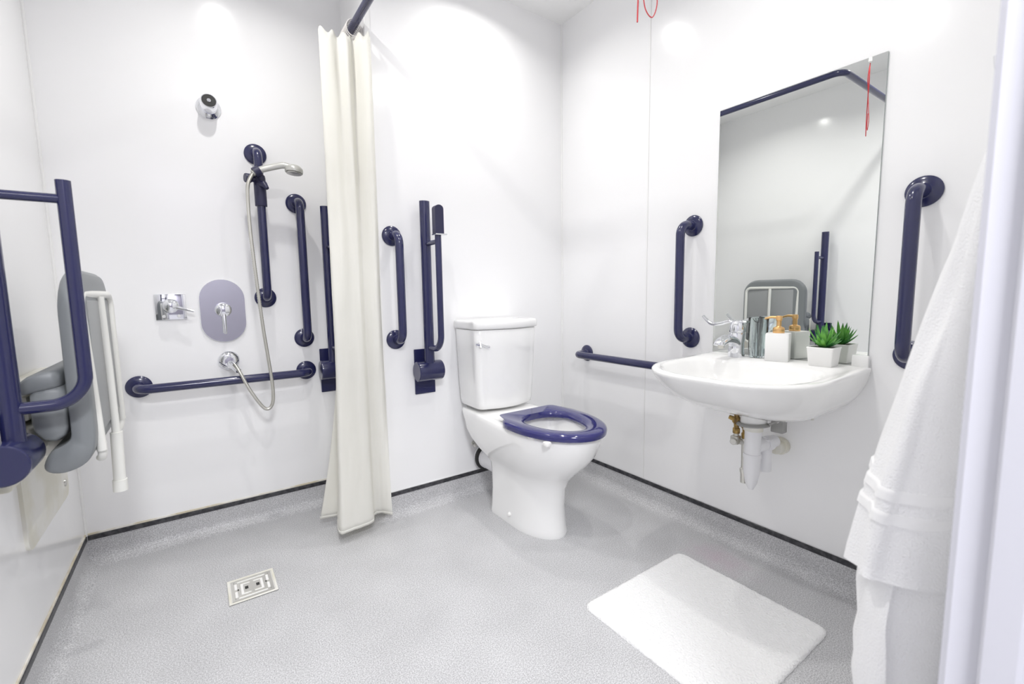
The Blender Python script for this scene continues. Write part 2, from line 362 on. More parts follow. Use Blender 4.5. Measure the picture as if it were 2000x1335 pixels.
MB().rings([[Vector((-0.012, -0.120, 0.2055)) + Vector((.857, 0, .514))*h + (Vector((0, 1, 0))*math.cos(2*PI*k/28) + Vector((-.514, 0, .857))*math.sin(2*PI*k/28))*r for k in range(28)] for r, h in ((.0158, -.012), (.0158, .012), (.0195, .012), (.0195, -.012))], closed=True).tube([(-.009, -.080, .195), (-.0105, -.1015, .203)], .009, 14).build('cradle', m_bluep, sl)
hx, hy, hz = -1.436, D, 1.303
hs = thing('hand_shower', 'chrome hand shower with ribbed metal hose hooked on the navy riser bar', 'shower head', (hx, hy, hz), 0)
H0 = Vector((-0.028, -0.120, 0.196))
hpts = catmull([H0, H0+Vector((0.03, 0.0, 0.018)), (0.045, -0.125, 0.230), (0.085, -0.135, 0.240), (0.112, -0.145, 0.232)], 6)
MB().tube(hpts, [(0.0125+0.003*math.sin(PI*k/(len(hpts)-1)), 0.0115) for k in range(len(hpts))], 18).build('handle', m_grip, hs)
hd = MB().lathe([(0.0, 0.020), (0.018, 0.019), (0.027, 0.014), (0.0335, 0.006), (0.035, -0.004), (0.0335, -0.011), (0.0, -0.012)], (0.122, -0.150, 0.222), (0.10, 0.05, 1), 36).build('spray_head', m_grip, hs)
MB().lathe([(0.0, -0.0125), (0.029, -0.0125), (0.029, -0.015), (0.0, -0.0155)], (0.122, -0.150, 0.222), (0.10, 0.05, 1), 32).build('spray_face', m_steel, hd)
hp = catmull([(-0.141, -0.085, -0.575), (-0.128, -0.105, -0.600), (-0.092, -0.125, -0.690), (-0.048, -0.135, -0.765), (-0.020, -0.135, -0.755), (-0.012, -0.135, -0.69), (-0.020, -0.135, -0.57), (-0.031, -0.135, -0.44),
              (-0.043, -0.135, -0.235), (-0.052, -0.135, -0.04), (-0.052, -0.132, 0.10), (-0.046, -0.128, 0.155), (-0.028, -0.121, 0.194)], 44)
MB().tube(hp, [0.0074 if k % 2 else 0.0058 for k in range(len(hp))], 10).build('hose', m_hose, hs, angle=180)
ho = thing('hose_outlet', 'round chrome wall elbow feeding the shower hose below the oval plate', 'wall outlet', (-1.591, D, 0.737), 0)
MB().lathe([(0.038, 0), (0.040, 0.003), (0.037, 0.010), (0.028, 0.016), (0.021, 0.018)], (0, 0, 0), (0, -1, 0), 36).build('wall_rose', m_chrome, ho)
MB().lathe([(0.021, 0.015), (0.022, 0.022), (0.022, 0.048), (0.018, 0.056), (0.0, 0.058)], (0, 0, 0), (0, -1, 0), 28).build('elbow_body', m_chrome, ho)
MB().tube([(0.0, -0.045, -0.004), (0.010, -0.075, -0.018), (0.026, -0.100, -0.036)], [0.013, 0.0125, 0.0105], 18).build('hose_nut', m_chrome, ho)

# fixed shower head
fx = thing('fixed_shower_head', 'small chrome fixed shower nozzle high on the shower wall', 'shower head', (-1.590, D, 1.762), 0)
MB().lathe([(0.042, 0), (0.043, 0.004), (0.037, 0.012), (0.031, 0.018), (0.029, 0.020)], (0, 0, 0), (0, -1, 0), 36).build('wall_rose', m_chrome, fx)
hd = MB().lathe([(0.029, 0.012), (0.030, 0.035), (0.029, 0.062), (0.026, 0.0675), (0.024, 0.0675), (0.0238, 0.060)], (0, 0, 0), (0, -1, 0.10), 36).build('nozzle_body', m_chrome, fx)
MB().lathe([(0.0, 0.0), (0.0235, 0.0), (0.0235, 0.0685), (0.0, 0.0685)], (0, 0, 0), (0, -1, 0.10), 30).build('spray_face', m_dark, hd)
MB().lathe([(0.0, 0.0), (0.006, 0.0), (0.007, 0.0705), (0.0, 0.0715)], (0, 0, 0), (0, -1, 0.10), 16).build('centre_jet', m_chrome, hd)

# square diverter plate
dv = thing('diverter_control', 'square chrome shower diverter plate with short lever', 'shower control', (-1.772, D, 0.969), 0)
MB().box(-0.050, 0.050, -0.008, 0, -0.051, 0.051, 0.002, 2).build('plate', m_chrome, dv)
kn = MB().lathe([(0.028, 0.0), (0.0275, 0.022), (0.024, 0.034), (0.018, 0.038), (0, 0.040)], (0, -0.006, 0.004), (0, -1, 0), 36).build('knob', m_chrome, dv)
MB().tube([(0.014, -0.034, 0.0), (0.045, -0.043, -0.010), (0.074, -0.046, -0.018)], [0.008, 0.0055, 0.005], 14).build('lever', m_chrome, kn)
for s_ in (-1, 1):
    MB().disc((0.024*s_, -0.007, -0.037), (0, -1, 0), 0.006, 0.003, 16, 0.001).build('screw_cap', m_trim, dv)
# oval mixer plate
mv = thing('shower_mixer', 'large oval polished chrome shower mixer plate', 'shower control', (-1.597, D, 0.948), 0)
pl = [(0.081*math.cos(a), 0.050+0.081*math.sin(a)) for a in [PI*k/24 for k in range(25)]] + [(0.081*math.cos(a), -0.050+0.081*math.sin(a)) for a in [PI+PI*k/24 for k in range(25)]]
MB().rings([[(x, 0, z) for x, z in pl], [(x, -0.007, z) for x, z in pl], [(x*.985, -0.009, z*.99) for x, z in pl]]).build('plate', m_chrome, mv)
kn = MB().lathe([(0.031, 0.0), (0.030, 0.020), (0.028, 0.036), (0.020, 0.041), (0.0, 0.042)], (0, -0.008, 0.004), (0, -1, 0), 36).build('knob', m_chrome, mv)
MB().tube([(0, -0.042, -0.010), (0.0, -0.052, -0.050), (0.0, -0.054, -0.095)], [0.008, 0.0065, 0.006], 14).build('lever', m_chrome, kn)

# ------------------------------------------------------------------ folding shower seat on the left wall
SS = Vector((-W, -0.24, 0.60))
se = thing('folding_shower_seat', 'folded grey shower seat with white tube frame on the left wall', 'shower seat', SS, 0)  # folding seat fixed to the wall, not a free-standing chair
def prof_at(k):
    """seat cross-section (x, z); k = 0..1 rounding of the top corners"""
    top = 1.078-0.075*k
    P_ = [(-1.914, 0.74), (-1.914, 0.90), (-1.915, top-0.03), (-1.921, top-0.008), (-1.935, top), (-1.949, top-0.012), (-1.956, top-0.045), (-1.957, 0.90), (-1.958, 0.76), (-1.958, 0.70),
          (-1.960, 0.672), (-1.974, 0.658), (-1.996, 0.646), (-2.010, 0.615), (-2.004, 0.597), (-1.980, 0.590), (-1.945, 0.600), (-1.924, 0.625), (-1.915, 0.67)]
    return [(q.x, q.y) for q in catmull([(a_, b_, 0) for a_, b_ in P_], 3, True)]
ys = [(-0.462, .93), (-0.458, .80), (-0.450, .62), (-0.435, .38), (-0.415, .18), (-0.39, .05), (-0.36, 0), (-0.24, 0), (-0.12, 0), (-0.09, .05), (-0.065, .18), (-0.045, .38), (-0.030, .62), (-0.022, .80), (-0.018, .93)]
cx, cz_ = -1.935, 0.80
rg = []
for i, (y, k) in enumerate(ys):
    sh = 0.78 if i in (0, len(ys)-1) else (0.93 if i in (1, len(ys)-2) else 1.0)
    rg.append([(cx+(x-cx)*(1 if sh == 1 else sh), y, cz_+(z-cz_)*(1-(1-sh)*0.12)) for x, z in prof_at(k)])
MB().rings(rg).build('seat_pad', m_grey, se, SS, angle=80)
# recessed lighter underside panels
for ya, yb in ((-0.385, -0.228), (-0.212, -0.052)):
    MB().box(-1.930, -1.9125, ya, yb, 0.66, 1.00, 0.003, 2).build('underside_panel', m_greyp, se, SS)
tf = MB().tube(fillet([(-1.913, -0.408, 0.62), (-1.924, -0.415, 1.016), (-1.912, -0.040, 1.016), (-1.912, -0.040, 0.62)], 0.035, 8), 0.0105, 14)
for yy, yz in ((-0.040, -0.085), (-0.400, -0.355)):
    tf.tube(fillet([(-1.913, yy, 0.64), (-1.914, yy, 0.60), (-1.925, yz, 0.588)], 0.03, 6), 0.0095, 12)
tf.build('tube_frame', m_whitem, se, SS)
lg = MB().tube([(-1.910, -0.22, 1.01), (-1.907, -0.22, 0.80), (-1.906, -0.22, 0.60)], 0.010, 14).tube([(-1.906, -0.22, 0.62), (-1.910, -0.22, 0.462)], 0.0145, 18).build('leg', m_whitem, se, SS)
MB().tube([(-1.9095, -0.22, 0.478), (-1.910, -0.22, 0.445)], 0.0172, 18).build('foot_cap', m_whitem, lg, SS)
# back cushion and arm flap between seat and wall
bp_ = [(-1.960, 0.70), (-1.958, 0.79), (-1.966, 0.802), (-1.990, 0.805), (-2.012, 0.80), (-2.020, 0.785), (-2.022, 0.72), (-2.018, 0.695), (-2.004, 0.674), (-1.984, 0.668), (-1.967, 0.680)]
MB().rings([[(-1.99+(x+1.99)*s_, y, 0.72+(z-0.72)*s_) for x, z in bp_] for y, s_ in ((-0.460, .8), (-0.454, .95), (-0.440, 1), (-0.08, 1), (-0.066, .95), (-0.06, .8))]).build('back_pad', m_grey, se, SS, angle=60)
fp = [(-2.050, 0.790), (-2.045, 0.806), (-2.022, 0.826), (-1.990, 0.838), (-1.968, 0.838), (-1.962, 0.828), (-1.964, 0.800), (-1.985, 0.792), (-2.010, 0.788), (-2.030, 0.784)]
MB().rings([[(-2.01+(x+2.01)*s_, y, 0.815+(z-0.815)*s_) for x, z in fp] for y, s_ in ((-0.462, .72), (-0.456, .92), (-0.440, 1), (-0.08, 1), (-0.055, .92), (-0.05, .72))]).build('arm_flap', m_grey, se, SS, angle=60)
br = MB().box(-2.092, -2.030, -0.43, -0.07, 0.625, 0.70, 0.008, 3).box(-2.096, -2.070, -0.44, 0.02, 0.56, 0.80, 0.008, 3).box(-2.075, -2.035, -0.40, -0.10, 0.715, 0.775, 0.008, 2)
br.box(-2.05, -2.0, -0.30, -0.18, 0.60, 0.64, 0.005, 2)
br.build('wall_bracket', m_cream, se, SS)
fo = MB(); 
fo.rings([[(x, y, z) for y, z in [(q[0], q[1]) for q in rrect(-0.30, 0.15, 0.35, 0.585, 0, 0.03)]] for x in (-W, -W+0.008)])
fo.build('lower_plate', m_cream, se, SS)
MB().lathe([(0.0, 0), (0.012, 0), (0.011, 0.004), (0.006, 0.003), (0, 0.002)], (-W+0.008, 0.105, 0.402), (1, 0, 0), 20).build('screw', m_steel, se, SS)
wp = MB().rings([[(x, y, z) for y, z in [(q[0], q[1]) for q in rrect(-0.46, -0.335, 0.40, 0.60, 0, 0.02)]] for x in (-W, -W+0.006)])

# ------------------------------------------------------------------ curtain rail and curtain
RZ = 2.092; RX = -1.083; RLN = -1.255
cr_ = thing('curtain_rail', 'navy curtain rail under the ceiling, seen at the top and in the mirror', 'curtain rail', (RX, D, RZ), 0)
MB().tube(fillet([(0, -0.002, 0), (0, RLN, 0), (-W-RX+0.002, RLN, 0)], 0.05, 12), 0.0155, 20).build('rod', m_blue, cr_)
MB().disc((0, 0, 0), (0, -1, 0), 0.035, 0.010, 28).build('wall_flange', m_blue, cr_)
MB().disc((-W-RX, RLN, 0), (1, 0, 0), 0.035, 0.010, 28).build('wall_flange', m_blue, cr_)

top = [(-1.170, 0.325), (-1.065, 0.315), (-1.175, 0.290), (-1.070, 0.260), (-1.180, 0.230), (-1.100, 0.205), (-1.195, 0.180), (-1.205, 0.090), (-1.222, 0.030), (-1.185, 0.020), (-1.150, 0.050), (-1.120, 0.010),
       (-1.095, 0.040), (-1.075, -0.015), (-1.052, -0.040), (-1.036, -0.018)]
mid = [(-1.180, 0.235), (-1.080, 0.205), (-1.190, 0.180), (-1.090, 0.150), (-1.200, 0.120), (-1.150, 0.095), (-1.205, 0.070), (-1.225, 0.010), (-1.246, -0.060), (-1.210, -0.068), (-1.170, -0.055), (-1.140, -0.055),
       (-1.115, -0.035), (-1.090, -0.060), (-1.066, -0.062), (-1.046, -0.030)]
bot = [(-1.185, 0.225), (-1.100, 0.190), (-1.215, 0.180), (-1.130, 0.155), (-1.292, 0.165), (-1.240, 0.120), (-1.235, 0.060), (-1.262, 0.010), (-1.278, -0.090), (-1.240, -0.102), (-1.190, -0.096), (-1.138, -0.080),
       (-1.118, -0.030), (-1.090, -0.020), (-1.068, -0.045), (-1.050, -0.070)]
def squeeze(P_): return [(x, y if y < .03 else .03+(y-.03)*.34) for x, y in P_]
top, mid, bot = squeeze(top), squeeze(mid), squeeze(bot)
bot[4] = (-1.312, .085)
cu = MB(); NZ = 70; rows = []
ZT, ZB = 2.036, 0.045
for i in range(NZ+1):
    t = i/NZ
    if t < .55: a, b_, s_ = top, mid, t/.55
    else: a, b_, s_ = mid, bot, (t-.55)/.45
    s_ = s_*s_*(3-2*s_) if t < .55 else s_**1.6
    pts = [Vector((a[k][0]+(b_[k][0]-a[k][0])*s_, a[k][1]+(b_[k][1]-a[k][1])*s_, 0)) for k in range(len(a))]
    c_ = catmull(pts, 10); row = []
    for k, q in enumerate(c_):
        wv = noise.noise(Vector((k*0.09, t*7.0, 3.1)))*0.005 + noise.noise(Vector((k*0.22, t*26.0, 7.7)))*0.0022*(1 if t > .25 else t*4)
        hem = 0.012*math.sin(k*0.11)*(1 if i == NZ else 0)*0
        zt = ZT + 0.010*math.sin(k*0.55) - 0.03*(1 if k < 75 and k > 55 else 0)*0
        yy = q.y + wv
        if q.x > STEP-0.006: yy = min(yy, -0.012)
        xx = q.x + wv*0.6
        if yy > -0.004: xx = min(xx, STEP-0.012)
        row.append((xx, yy, zt+(ZB-zt)*t))
    rows.append(row)
cu.rings(rows, wrap=False)
ct = thing('shower_curtain', 'cream fabric shower curtain gathered beside the toilet wall', 'curtain', (-1.10, 0.05, 2.03), 0)
sh = (-1.10, 0.05, 2.03)
cb = cu.build('drape', m_cloth, ct, sh, angle=180, solid=0.0012)
n_, l_, b_ = nodes(m_cloth)
tr = n_.new('ShaderNodeBsdfTranslucent'); tr.inputs[0].default_value = (0.97, 0.965, 0.93, 1); mxs = n_.new('ShaderNodeMixShader'); mxs.inputs[0].default_value = 0.5
outn = n_['Material Output']; l_.new(b_.outputs[0], mxs.inputs[1]); l_.new(tr.outputs[0], mxs.inputs[2]); l_.new(mxs.outputs[0], outn.inputs[0])
hm = MB().rings([rows[-1], [(x, y, z+0.012) for x, y, z in rows[-1]]], wrap=False).build('hem', m_cloth, ct, sh, angle=180, solid=0.003)
for k in range(8):
    yk = 0.030+k*0.013
    circ = [(RX+0.031*math.cos(2*PI*j/24), yk+0.003*math.sin(4*PI*j/24), RZ-0.013+0.032*math.sin(2*PI*j/24)) for j in range(25)]
    MB().tube(circ, 0.0024, 8).build('curtain_ring', m_wcord, ct, sh)

# ------------------------------------------------------------------ toilet
XC = -0.53
to = thing('toilet', 'white close-coupled toilet with navy seat', 'toilet', (XC, -0.30, 0), 0); ts = (XC, -0.30, 0)
pr = [(0.0, .106, -.592, -.205, .19, .03), (0.012, .107, -.594, -.204, .19, .03), (0.03, .104, -.588, -.206, .19, .03), (0.12, .101, -.580, -.206, .19, .035), (0.20, .104, -.590, -.204, .20, .04), (0.245, .112, -.615, -.200, .21, .05), (0.265, .120, -.635, -.180, .215, .05),
      (0.29, .134, -.662, -.125, .22, .06), (0.33, .151, -.705, -.062, .235, .06), (0.37, .163, -.739, -.038, .25, .05), (0.41, .170, -.760, -.045, .26, .04), (0.44, .173, -.771, -.030, .27, .035), (0.456, .171, -.772, -.026, .27, .035),
      (0.462, .166, -.767, -.028, .265, .035), (0.463, .150, -.750, -.20, .25, .05), (0.463, .125, -.728, -.385, .20, .06), (0.450, .115, -.716, -.395, .19, .06), (0.43, .112, -.712, -.40, .19, .06), (0.38, .105, -.700, -.42, .17, .06), (0.32, .085, -.66, -.45, .13, .05), (0.27, .05, -.60, -.49, .06, .03)]
def taper(ring): return [(XC+(x-XC)*(1-.13*max(0, min(1, (y+.36)/.33))*min(1, max(0, (z-.25)/.1))), y, z) for x, y, z in ring]
MB().rings([taper(egg(XC, hw, yf, yr, z, fl_, rr)) for z, hw, yf, yr, fl_, rr in pr]).build('pan', m_cer, to, ts, angle=75)
cs = [(0.470, .178, -.195, -.018, .050, .02), (0.476, .184, -.202, -.014, .053, .02), (0.50, .190, -.206, -.012, .055, .02), (0.60, .198, -.212, -.012, .058, .02), (0.75, .206, -.216, -.012, .058, .02), (0.832, .210, -.218, -.012, .058, .02), (0.836, .207, -.214, -.014, .056, .02)]
def tank(xc, hw, yf, yr, z, flen, rr):
    xc += .011; hw *= .815; z += .006
    """flat-backed cistern outline with gently bowed front and rounded front corners"""
    o = []; n = 12; rc = 0.035
    for k in range(9):
        a = PI+PI/2*k/8; o.append((xc-hw+rc+rc*math.cos(a), yf+flen*.62+rc*math.sin(a), z))
    for k in range(1, 16):
        u = -1+2*k/16; xx = xc+u*(hw-rc); o.append((xx, yf+flen*.62-rc-(1-u*u)*(flen*.62-rc*0.2), z))
    for k in range(9):
        a = 1.5*PI+PI/2*k/8; o.append((xc+hw-rc+rc*math.cos(a), yf+flen*.62+rc*math.sin(a), z))
    for k in range(5):
        a = PI/2*k/4; o.append((xc+hw-rr+rr*math.cos(a), yr-rr+rr*math.sin(a), z))
    for k in range(5):
        a = PI/2+PI/2*k/4; o.append((xc-hw+rr+rr*math.cos(a), yr-rr+rr*math.sin(a), z))
    return o
MB().rings([tank(XC, *[c[1], c[2], c[3]], c[0], c[4], c[5]) for c in cs]).build('cistern', m_cer, to, ts, angle=75)
ls = [(0.838, .209, -.219), (0.840, .215, -.226), (0.846, .217, -.229), (0.866, .217, -.229), (0.874, .214, -.225), (0.877, .205, -.215), (0.878, .16, -.16)]
ld_ = MB().rings([tank(XC, hw, yf, -.010 if hw > .2 else -.04, z, .060, .015) for z, hw, yf in ls]).build('cistern_lid', m_cer, to, ts, angle=60)
MB().disc((XC-0.01, -0.11, 0.883), (0, 0, 1), 0.008, 0.003, 18, 0.001).build('lid_cap', m_cer, ld_, ts)
so = [(0.463, .176, -.783, .262), (0.465, .182, -.789, .268), (0.478, .184, -.791, .27), (0.486, .181, -.788, .267), (0.491, .172, -.778, .26), (0.492, .150, -.752, .235), (0.490, .128, -.728, .205), (0.484, .113, -.712, .19), (0.476, .107, -.705, .184), (0.465, .106, -.703, .183), (0.463, .108, -.706, .185)]
def seat_ring(z, hw, yf, fl_):
    if hw > .15: return egg(XC, hw, yf, -.385 if hw > .17 else -.392, z, fl_, .09)
    inner = hw < 0.15
    return egg(XC, hw, yf, (-.425 if inner else -.355) if hw < .17 else -.345, z, fl_, .10 if inner else .03)
st = MB(); st.rings([seat_ring(*q) for q in so], closed=True)
se2 = st.build('seat', m_seat, to, ts, angle=60); se2['label'] = 'navy blue open seat ring'
MB().box(XC-.085, XC+.085, -.400, -.350, .463, .488, .006, 3).build('seat_hinge', m_seat, se2, ts)
for dx, yy in ((-.150, -.60), (.150, -.60)):
    MB().box(XC+dx-.012, XC+dx+.012, yy-.018, yy+.018, .452, .466, .003, 2).build('seat_buffer', m_pot, se2, ts)
MB().box(-.690, -.666, -.698, -.674, .446, .4635, .004, 2).build('seat_buffer', m_pot, se2, ts)
lv = MB().lathe([(.014, 0), (.014, .008), (.009, .012), (.007, .020)], (-.668, -.196, .778), (0, -1, 0), 20)
lv.tube([(-.668, -.214, .778), (-.645, -.222, .770), (-.630, -.224, .765)], [.006, .0055, .008], 12).tube([(-.668, -.210, .790), (-.670, -.218, .766)], .006, 10).tube([(-.690, -.210, .782), (-.668, -.214, .778)], .005, 10)
lv.build('flush_lever', m_chrome, to, ts)
for sx in (-1, 1):
    MB().lathe([(.010, 0), (.010, .003), (.006, .008), (0, .009)], (XC+sx*.1035, -.37, .045), (sx, 0, 0), 16).build('bolt_cap', m_pot, to, ts)
MB().tube([(XC-.01, -.215, .185), (XC-.01, -.06, .185)], .052, 28).build('soil_pipe', m_pvc, to, ts)
MB().lathe([(.053, 0), (.063, .002), (.066, .010), (.064, .018), (.055, .024), (.053, .024)], (XC-.01, -.022, .185), (0, -1, 0), 32).build('pipe_seal', m_rubber, to, ts)
MB().tube([(XC-.01, -.06, .185), (XC-.01, -.001, .185)], .054, 28).build('pan_connector', m_pvc, to, ts)
iv = MB().tube([(-.60, -.004, .262), (-.60, -.035, .262)], .008, 12).lathe([(.012, -.012), (.013, 0), (.012, .012)], (-.60, -.035, .262), (1, 0, .2), 8).tube([(-.625, -.036, .268), (-.56, -.036, .255)], .005, 10)
iv.build('inlet_valve', m_steel, to, ts)

# ------------------------------------------------------------------ floor drain
dr = thing('floor_drain', 'small square stainless floor drain grate set in the shower floor', 'drain', (-1.600, -0.190, 0.0), 0)
MB().box(-.072, .072, -.074, .074, 0.0002, .0012).build('well', m_dark, dr, smooth=False)
MB().box(-.064, .064, -.066, .066, 0.0012, .0018).build('slot_reflection', m_pot, dr, smooth=False)  # white sheet, stands in for the bright reflection in the grate slots
fm = MB()
for x0, x1, y0, y1 in ((-.072, .072, -.074, -.066), (-.072, .072, .066, .074), (-.072, -.064, -.066, .066), (.064, .072, -.066, .066)): fm.box(x0, x1, y0, y1, .001, .0045, .0008, 1)
fm.build('rim', m_cream, dr)
g = MB(); zz = (.002, .0042)
g.box(-.062, .062, -.064, -.055, *zz).box(-.062, .062, .055, .064, *zz).box(-.062, -.052, -.055, .055, *zz).box(.052, .062, -.055, .055, *zz)
g.box(-.044, .044, -.045, -.036, *zz).box(-.044, .044, .036, .045, *zz).box(-.044, -.034, -.036, .036, *zz).box(.034, .044, -.036, .036, *zz)
g.box(-.052, -.040, -.004, .004, *zz).box(.040, .052, -.004, .004, *zz)
g.box(-.026, .026, -.026, .026, *zz).box(-.005, .005, -.036, -.026, *zz).box(-.005, .005, .026, .036, *zz)
for sx in (-1, 1):
    for sy in (-1, 1): g.box(sx*.048-.005, sx*.048+.005, sy*.050-.005, sy*.050+.005, *zz)
g.build('grate', m_steel, dr, smooth=False)
for sx in (-1, 1): MB().box(sx*.017-.005, sx*.017+.005, -.008, .008, .0042, .0048).build('lift_hole', m_dark, dr, smooth=False)

# ------------------------------------------------------------------ bath mat
mt = MB(); N = 60; x0, x1, y0, y1 = -.745, -.238, -1.447, -.943; rc = .03
vs = []; 
def inside(x, y):
    # squash square grid corners to rounded corners
    cx_ = min(max(x, x0+rc), x1-rc); cy_ = min(max(y, y0+rc), y1-rc); dx, dy = x-cx_, y-cy_; dd = math.hypot(dx, dy); mm = max(abs(dx), abs(dy))
    if dx != 0 and dy != 0 and dd > 0: return cx_+dx*mm/dd, cy_+dy*mm/dd
    return x, y
for j in range(N+1):
    for i in range(N+1):
        x, y = inside(x0+(x1-x0)*i/N, y0+(y1-y0)*j/N)
        e = min(i, j, N-i, N-j)
        z = .011 + noise.noise(Vector((x*70, y*70, 0)))*.0022 + noise.noise(Vector((x*9, y*9, 2)))*.001
        if e == 0:
            z = .006; x += noise.noise(Vector((x*90, y*90, 5)))*.003; y += noise.noise(Vector((x*90, y*90, 9)))*.003
        vs.append((x, y, z))
fs = [(j*(N+1)+i, j*(N+1)+i+1, (j+1)*(N+1)+i+1, (j+1)*(N+1)+i) for j in range(N) for i in range(N)]
mt.add(vs, fs)
edge = [i for i in range(N+1)] + [j*(N+1)+N for j in range(1, N+1)] + [N*(N+1)+i for i in range(N-1, -1, -1)] + [j*(N+1) for j in range(N-1, 0, -1)]
o_ = len(mt.v); mt.v += [(mt.v[k][0], mt.v[k][1], .0005) for k in edge]; L_ = len(edge)
mt.f += [(edge[k], edge[(k+1) % L_], o_+(k+1) % L_, o_+k) for k in range(L_)]; mt.f.append(tuple(range(o_, o_+L_)))
o = tag(mt.build('bath_mat', m_mat, angle=80), 'square white tufted bath mat lying on the grey floor', 'bath mat'); origin_to(o, (-.49, -1.195, 0))

# ------------------------------------------------------------------ washbasin
bs = (0, -1.17, .75)
ba = thing('wash_basin', 'white wall-hung washbasin under the mirror', 'basin', bs, 0)
def br_(x0, y0, y1, z, r, x1=-.002, tilt=0.0):
    return [(x, y, zz+tilt*(x-x0)/(x1-x0)) for x, y, zz in rrect(x0, x1, y0, y1, z, (r, .008, .008, r), 10)]
RG = [br_(-.19, -1.30, -1.06, .600, .07), br_(-.26, -1.325, -1.035, .601, .09), br_(-.32, -1.350, -1.005, .610, .12), br_(-.38, -1.378, -.972, .630, .15), br_(-.435, -1.402, -.945, .658, .17), br_(-.475, -1.418, -.928, .690, .185),
      br_(-.497, -1.428, -.918, .715, .19), br_(-.508, -1.434, -.912, .732, .195, tilt=.012), br_(-.511, -1.436, -.910, .740, .195, tilt=.012), br_(-.508, -1.434, -.912, .745, .195, tilt=.012), br_(-.501, -1.428, -.917, .7475, .19, tilt=.012), br_(-.494, -1.420, -.924, .7485, .18, x1=-.004, tilt=.0105)]
def inn(xf, xr, y0, y1, z, r, tl=0): return [(x, y, zz+tl*(x-xf)/(xr-xf)) for x, y, zz in rrect(xf, xr, y0, y1, z, (r, r*.7, r*.7, r), 10)]
RG += [inn(-.485, -.155, -1.405, -.940, .7475, .16, .0115), inn(-.475, -.165, -1.392, -.952, .738, .15, .008), inn(-.46, -.175, -1.375, -.965, .715, .13), inn(-.42, -.19, -1.345, -1.0, .675, .11), inn(-.36, -.22, -1.29, -1.06, .650, .06), inn(-.31, -.26, -1.20, -1.14, .643, .02)]
MB().rings(RG).build('bowl', m_cer, ba, bs, angle=70)
MB().box(-.020, -.0065, -1.430, -1.385, .756, .795, .004, 2).build('splash_lip', m_cer, ba, bs)
MB().lathe([(.0, 0), (.030, 0), (.032, .004), (.03, .007), (.0, .006)], (-.285, -1.17, .640), (0, 0, 1), 28).build('waste_ring', m_chrome, ba, bs)
TX, TY = -.17, -1.168
tp = MB().lathe([(.040, .0), (.041, -.05), (.040, -.066), (0, -.068)], (TX, TY, .612), (0, 0, 1), 32).build('waste_boss', m_cer, ba, bs)
tr_ = MB().lathe([(.029, 0), (.0295, -.02), (.028, -.022), (.026, -.024), (.026, -.10), (.0285, -.102), (.0285, -.108), (.0285, -.112), (.026, -.122), (.0255, -.165), (.019, -.205), (.008, -.228), (0, -.230)], (TX, TY, .548), (0, 0, 1), 32)
tr_.build('bottle_trap', m_pvc, ba, bs)
MB().lathe([(.0305, 0), (.0305, -.022), (.027, -.022)], (TX, TY, .550), (0, 0, 1), 32).build('trap_nut', m_cream, ba, bs)
MB().tube([(TX+.01, TY-.006, .470), (-.115, TY-.012, .470)], .0215, 20).tube([(-.115, TY-.012, .470), (-.085, TY-.014, .470)], .026, 20).tube([(-.085, TY-.014, .470), (-.05, TY-.014, .470)], .0215, 20).tube([(-.105, TY-.012, .49), (-.105, TY-.012, .375)], .0205, 20).build('waste_outlet', m_pvc, ba, bs)
MB().lathe([(.024, .0), (.030, .002), (.030, .020), (.024, .022), (.0225, .050)], (0, TY-.018, .445), (-1, 0, 0), 28).build('wall_connector', m_cream, ba, bs)
def valve(x, y, zt, name, drop):
    v = MB().lathe([(.008, 0), (.009, -.008), (.0125, -.012), (.0125, -.024), (.008, -.028), (.009, -.040), (.014, -.046), (.014, -.060), (.009, -.066), (.008, -.078), (.0115, -.082), (.0115, -.098), (.008, -.100)], (x, y, zt), (0, 0, 1), 10)
    v.tube([(x, y, zt-.052), (x-.006, y+.024, zt-.045)], [.010, .007], 10)
    v = v.build(name, m_brass, ba, bs, angle=30); v['label'] = 'tarnished brass valve'
    return v
valve(-.185, -1.118, .607, 'brass_valve', 0)
valve(-.165, -1.138, .590, 'brass_valve', 0)
MB().box(-.200, -.172, -1.130, -1.104, .470, .500, .004, 2).tube([(-.185, -1.118, .510), (-.185, -1.118, .498)], .009, 12).tube([(-.186, -1.128, .482), (-.165, -1.142, .476)], .010, 12).lathe([(.0, 0), (.011, 0), (.011, .01), (.009, .012), (0, .012)], (-.202, -1.120, .484), (-1, -.3, 0), 16).build('check_valve', m_steel, ba, bs)
MB().tube([(-.172, -1.140, .492), (-.172, -1.142, .380)], .0085, 14).tube([(-.158, -1.137, .492), (-.158, -1.139, .43)], .007, 14).lathe([(.009, .004), (.0125, 0), (.0125, -.010), (.010, -.018), (.0095, -.050), (0, -.050)], (-.172, -1.142, .385), (0, 0, 1), 10).build('supply_pipe', m_steel, ba, bs)
MB().tube([(TX+.05*math.cos(a), TY+.046*math.sin(a), .552-.003*math.sin(a)) for a in [PI*.35+PI*1.2*k/18 for k in range(19)]], [(.004, .0075)]*19, 8).tube([(TX+.0, TY-.046, .556), (TX+.04, TY-.060, .566), (-.10, TY-.065, .572)], [(.004, .008)]*3, 8).box(-.115, -.110, TY-.070, TY-.030, .520, .585, .002, 1).box(-.110, -.085, TY-.070, TY-.065, .520, .585, .002, 1).build('fixing_bracket', m_galv, ba, bs)
MB().disc((-.1155, TY-.050, .562), (-1, 0, 0), .008, .001, 16, .0003).build('bracket_hole', m_pot, ba, bs)
MB().tube([(-.13, -1.325, .625), (-.132, -1.330, .592)], .0045, 10).tube([(-.13, -1.325, .616), (-.13, -1.326, .610)], .009, 8).build('fixing_screw', m_steel, ba, bs)

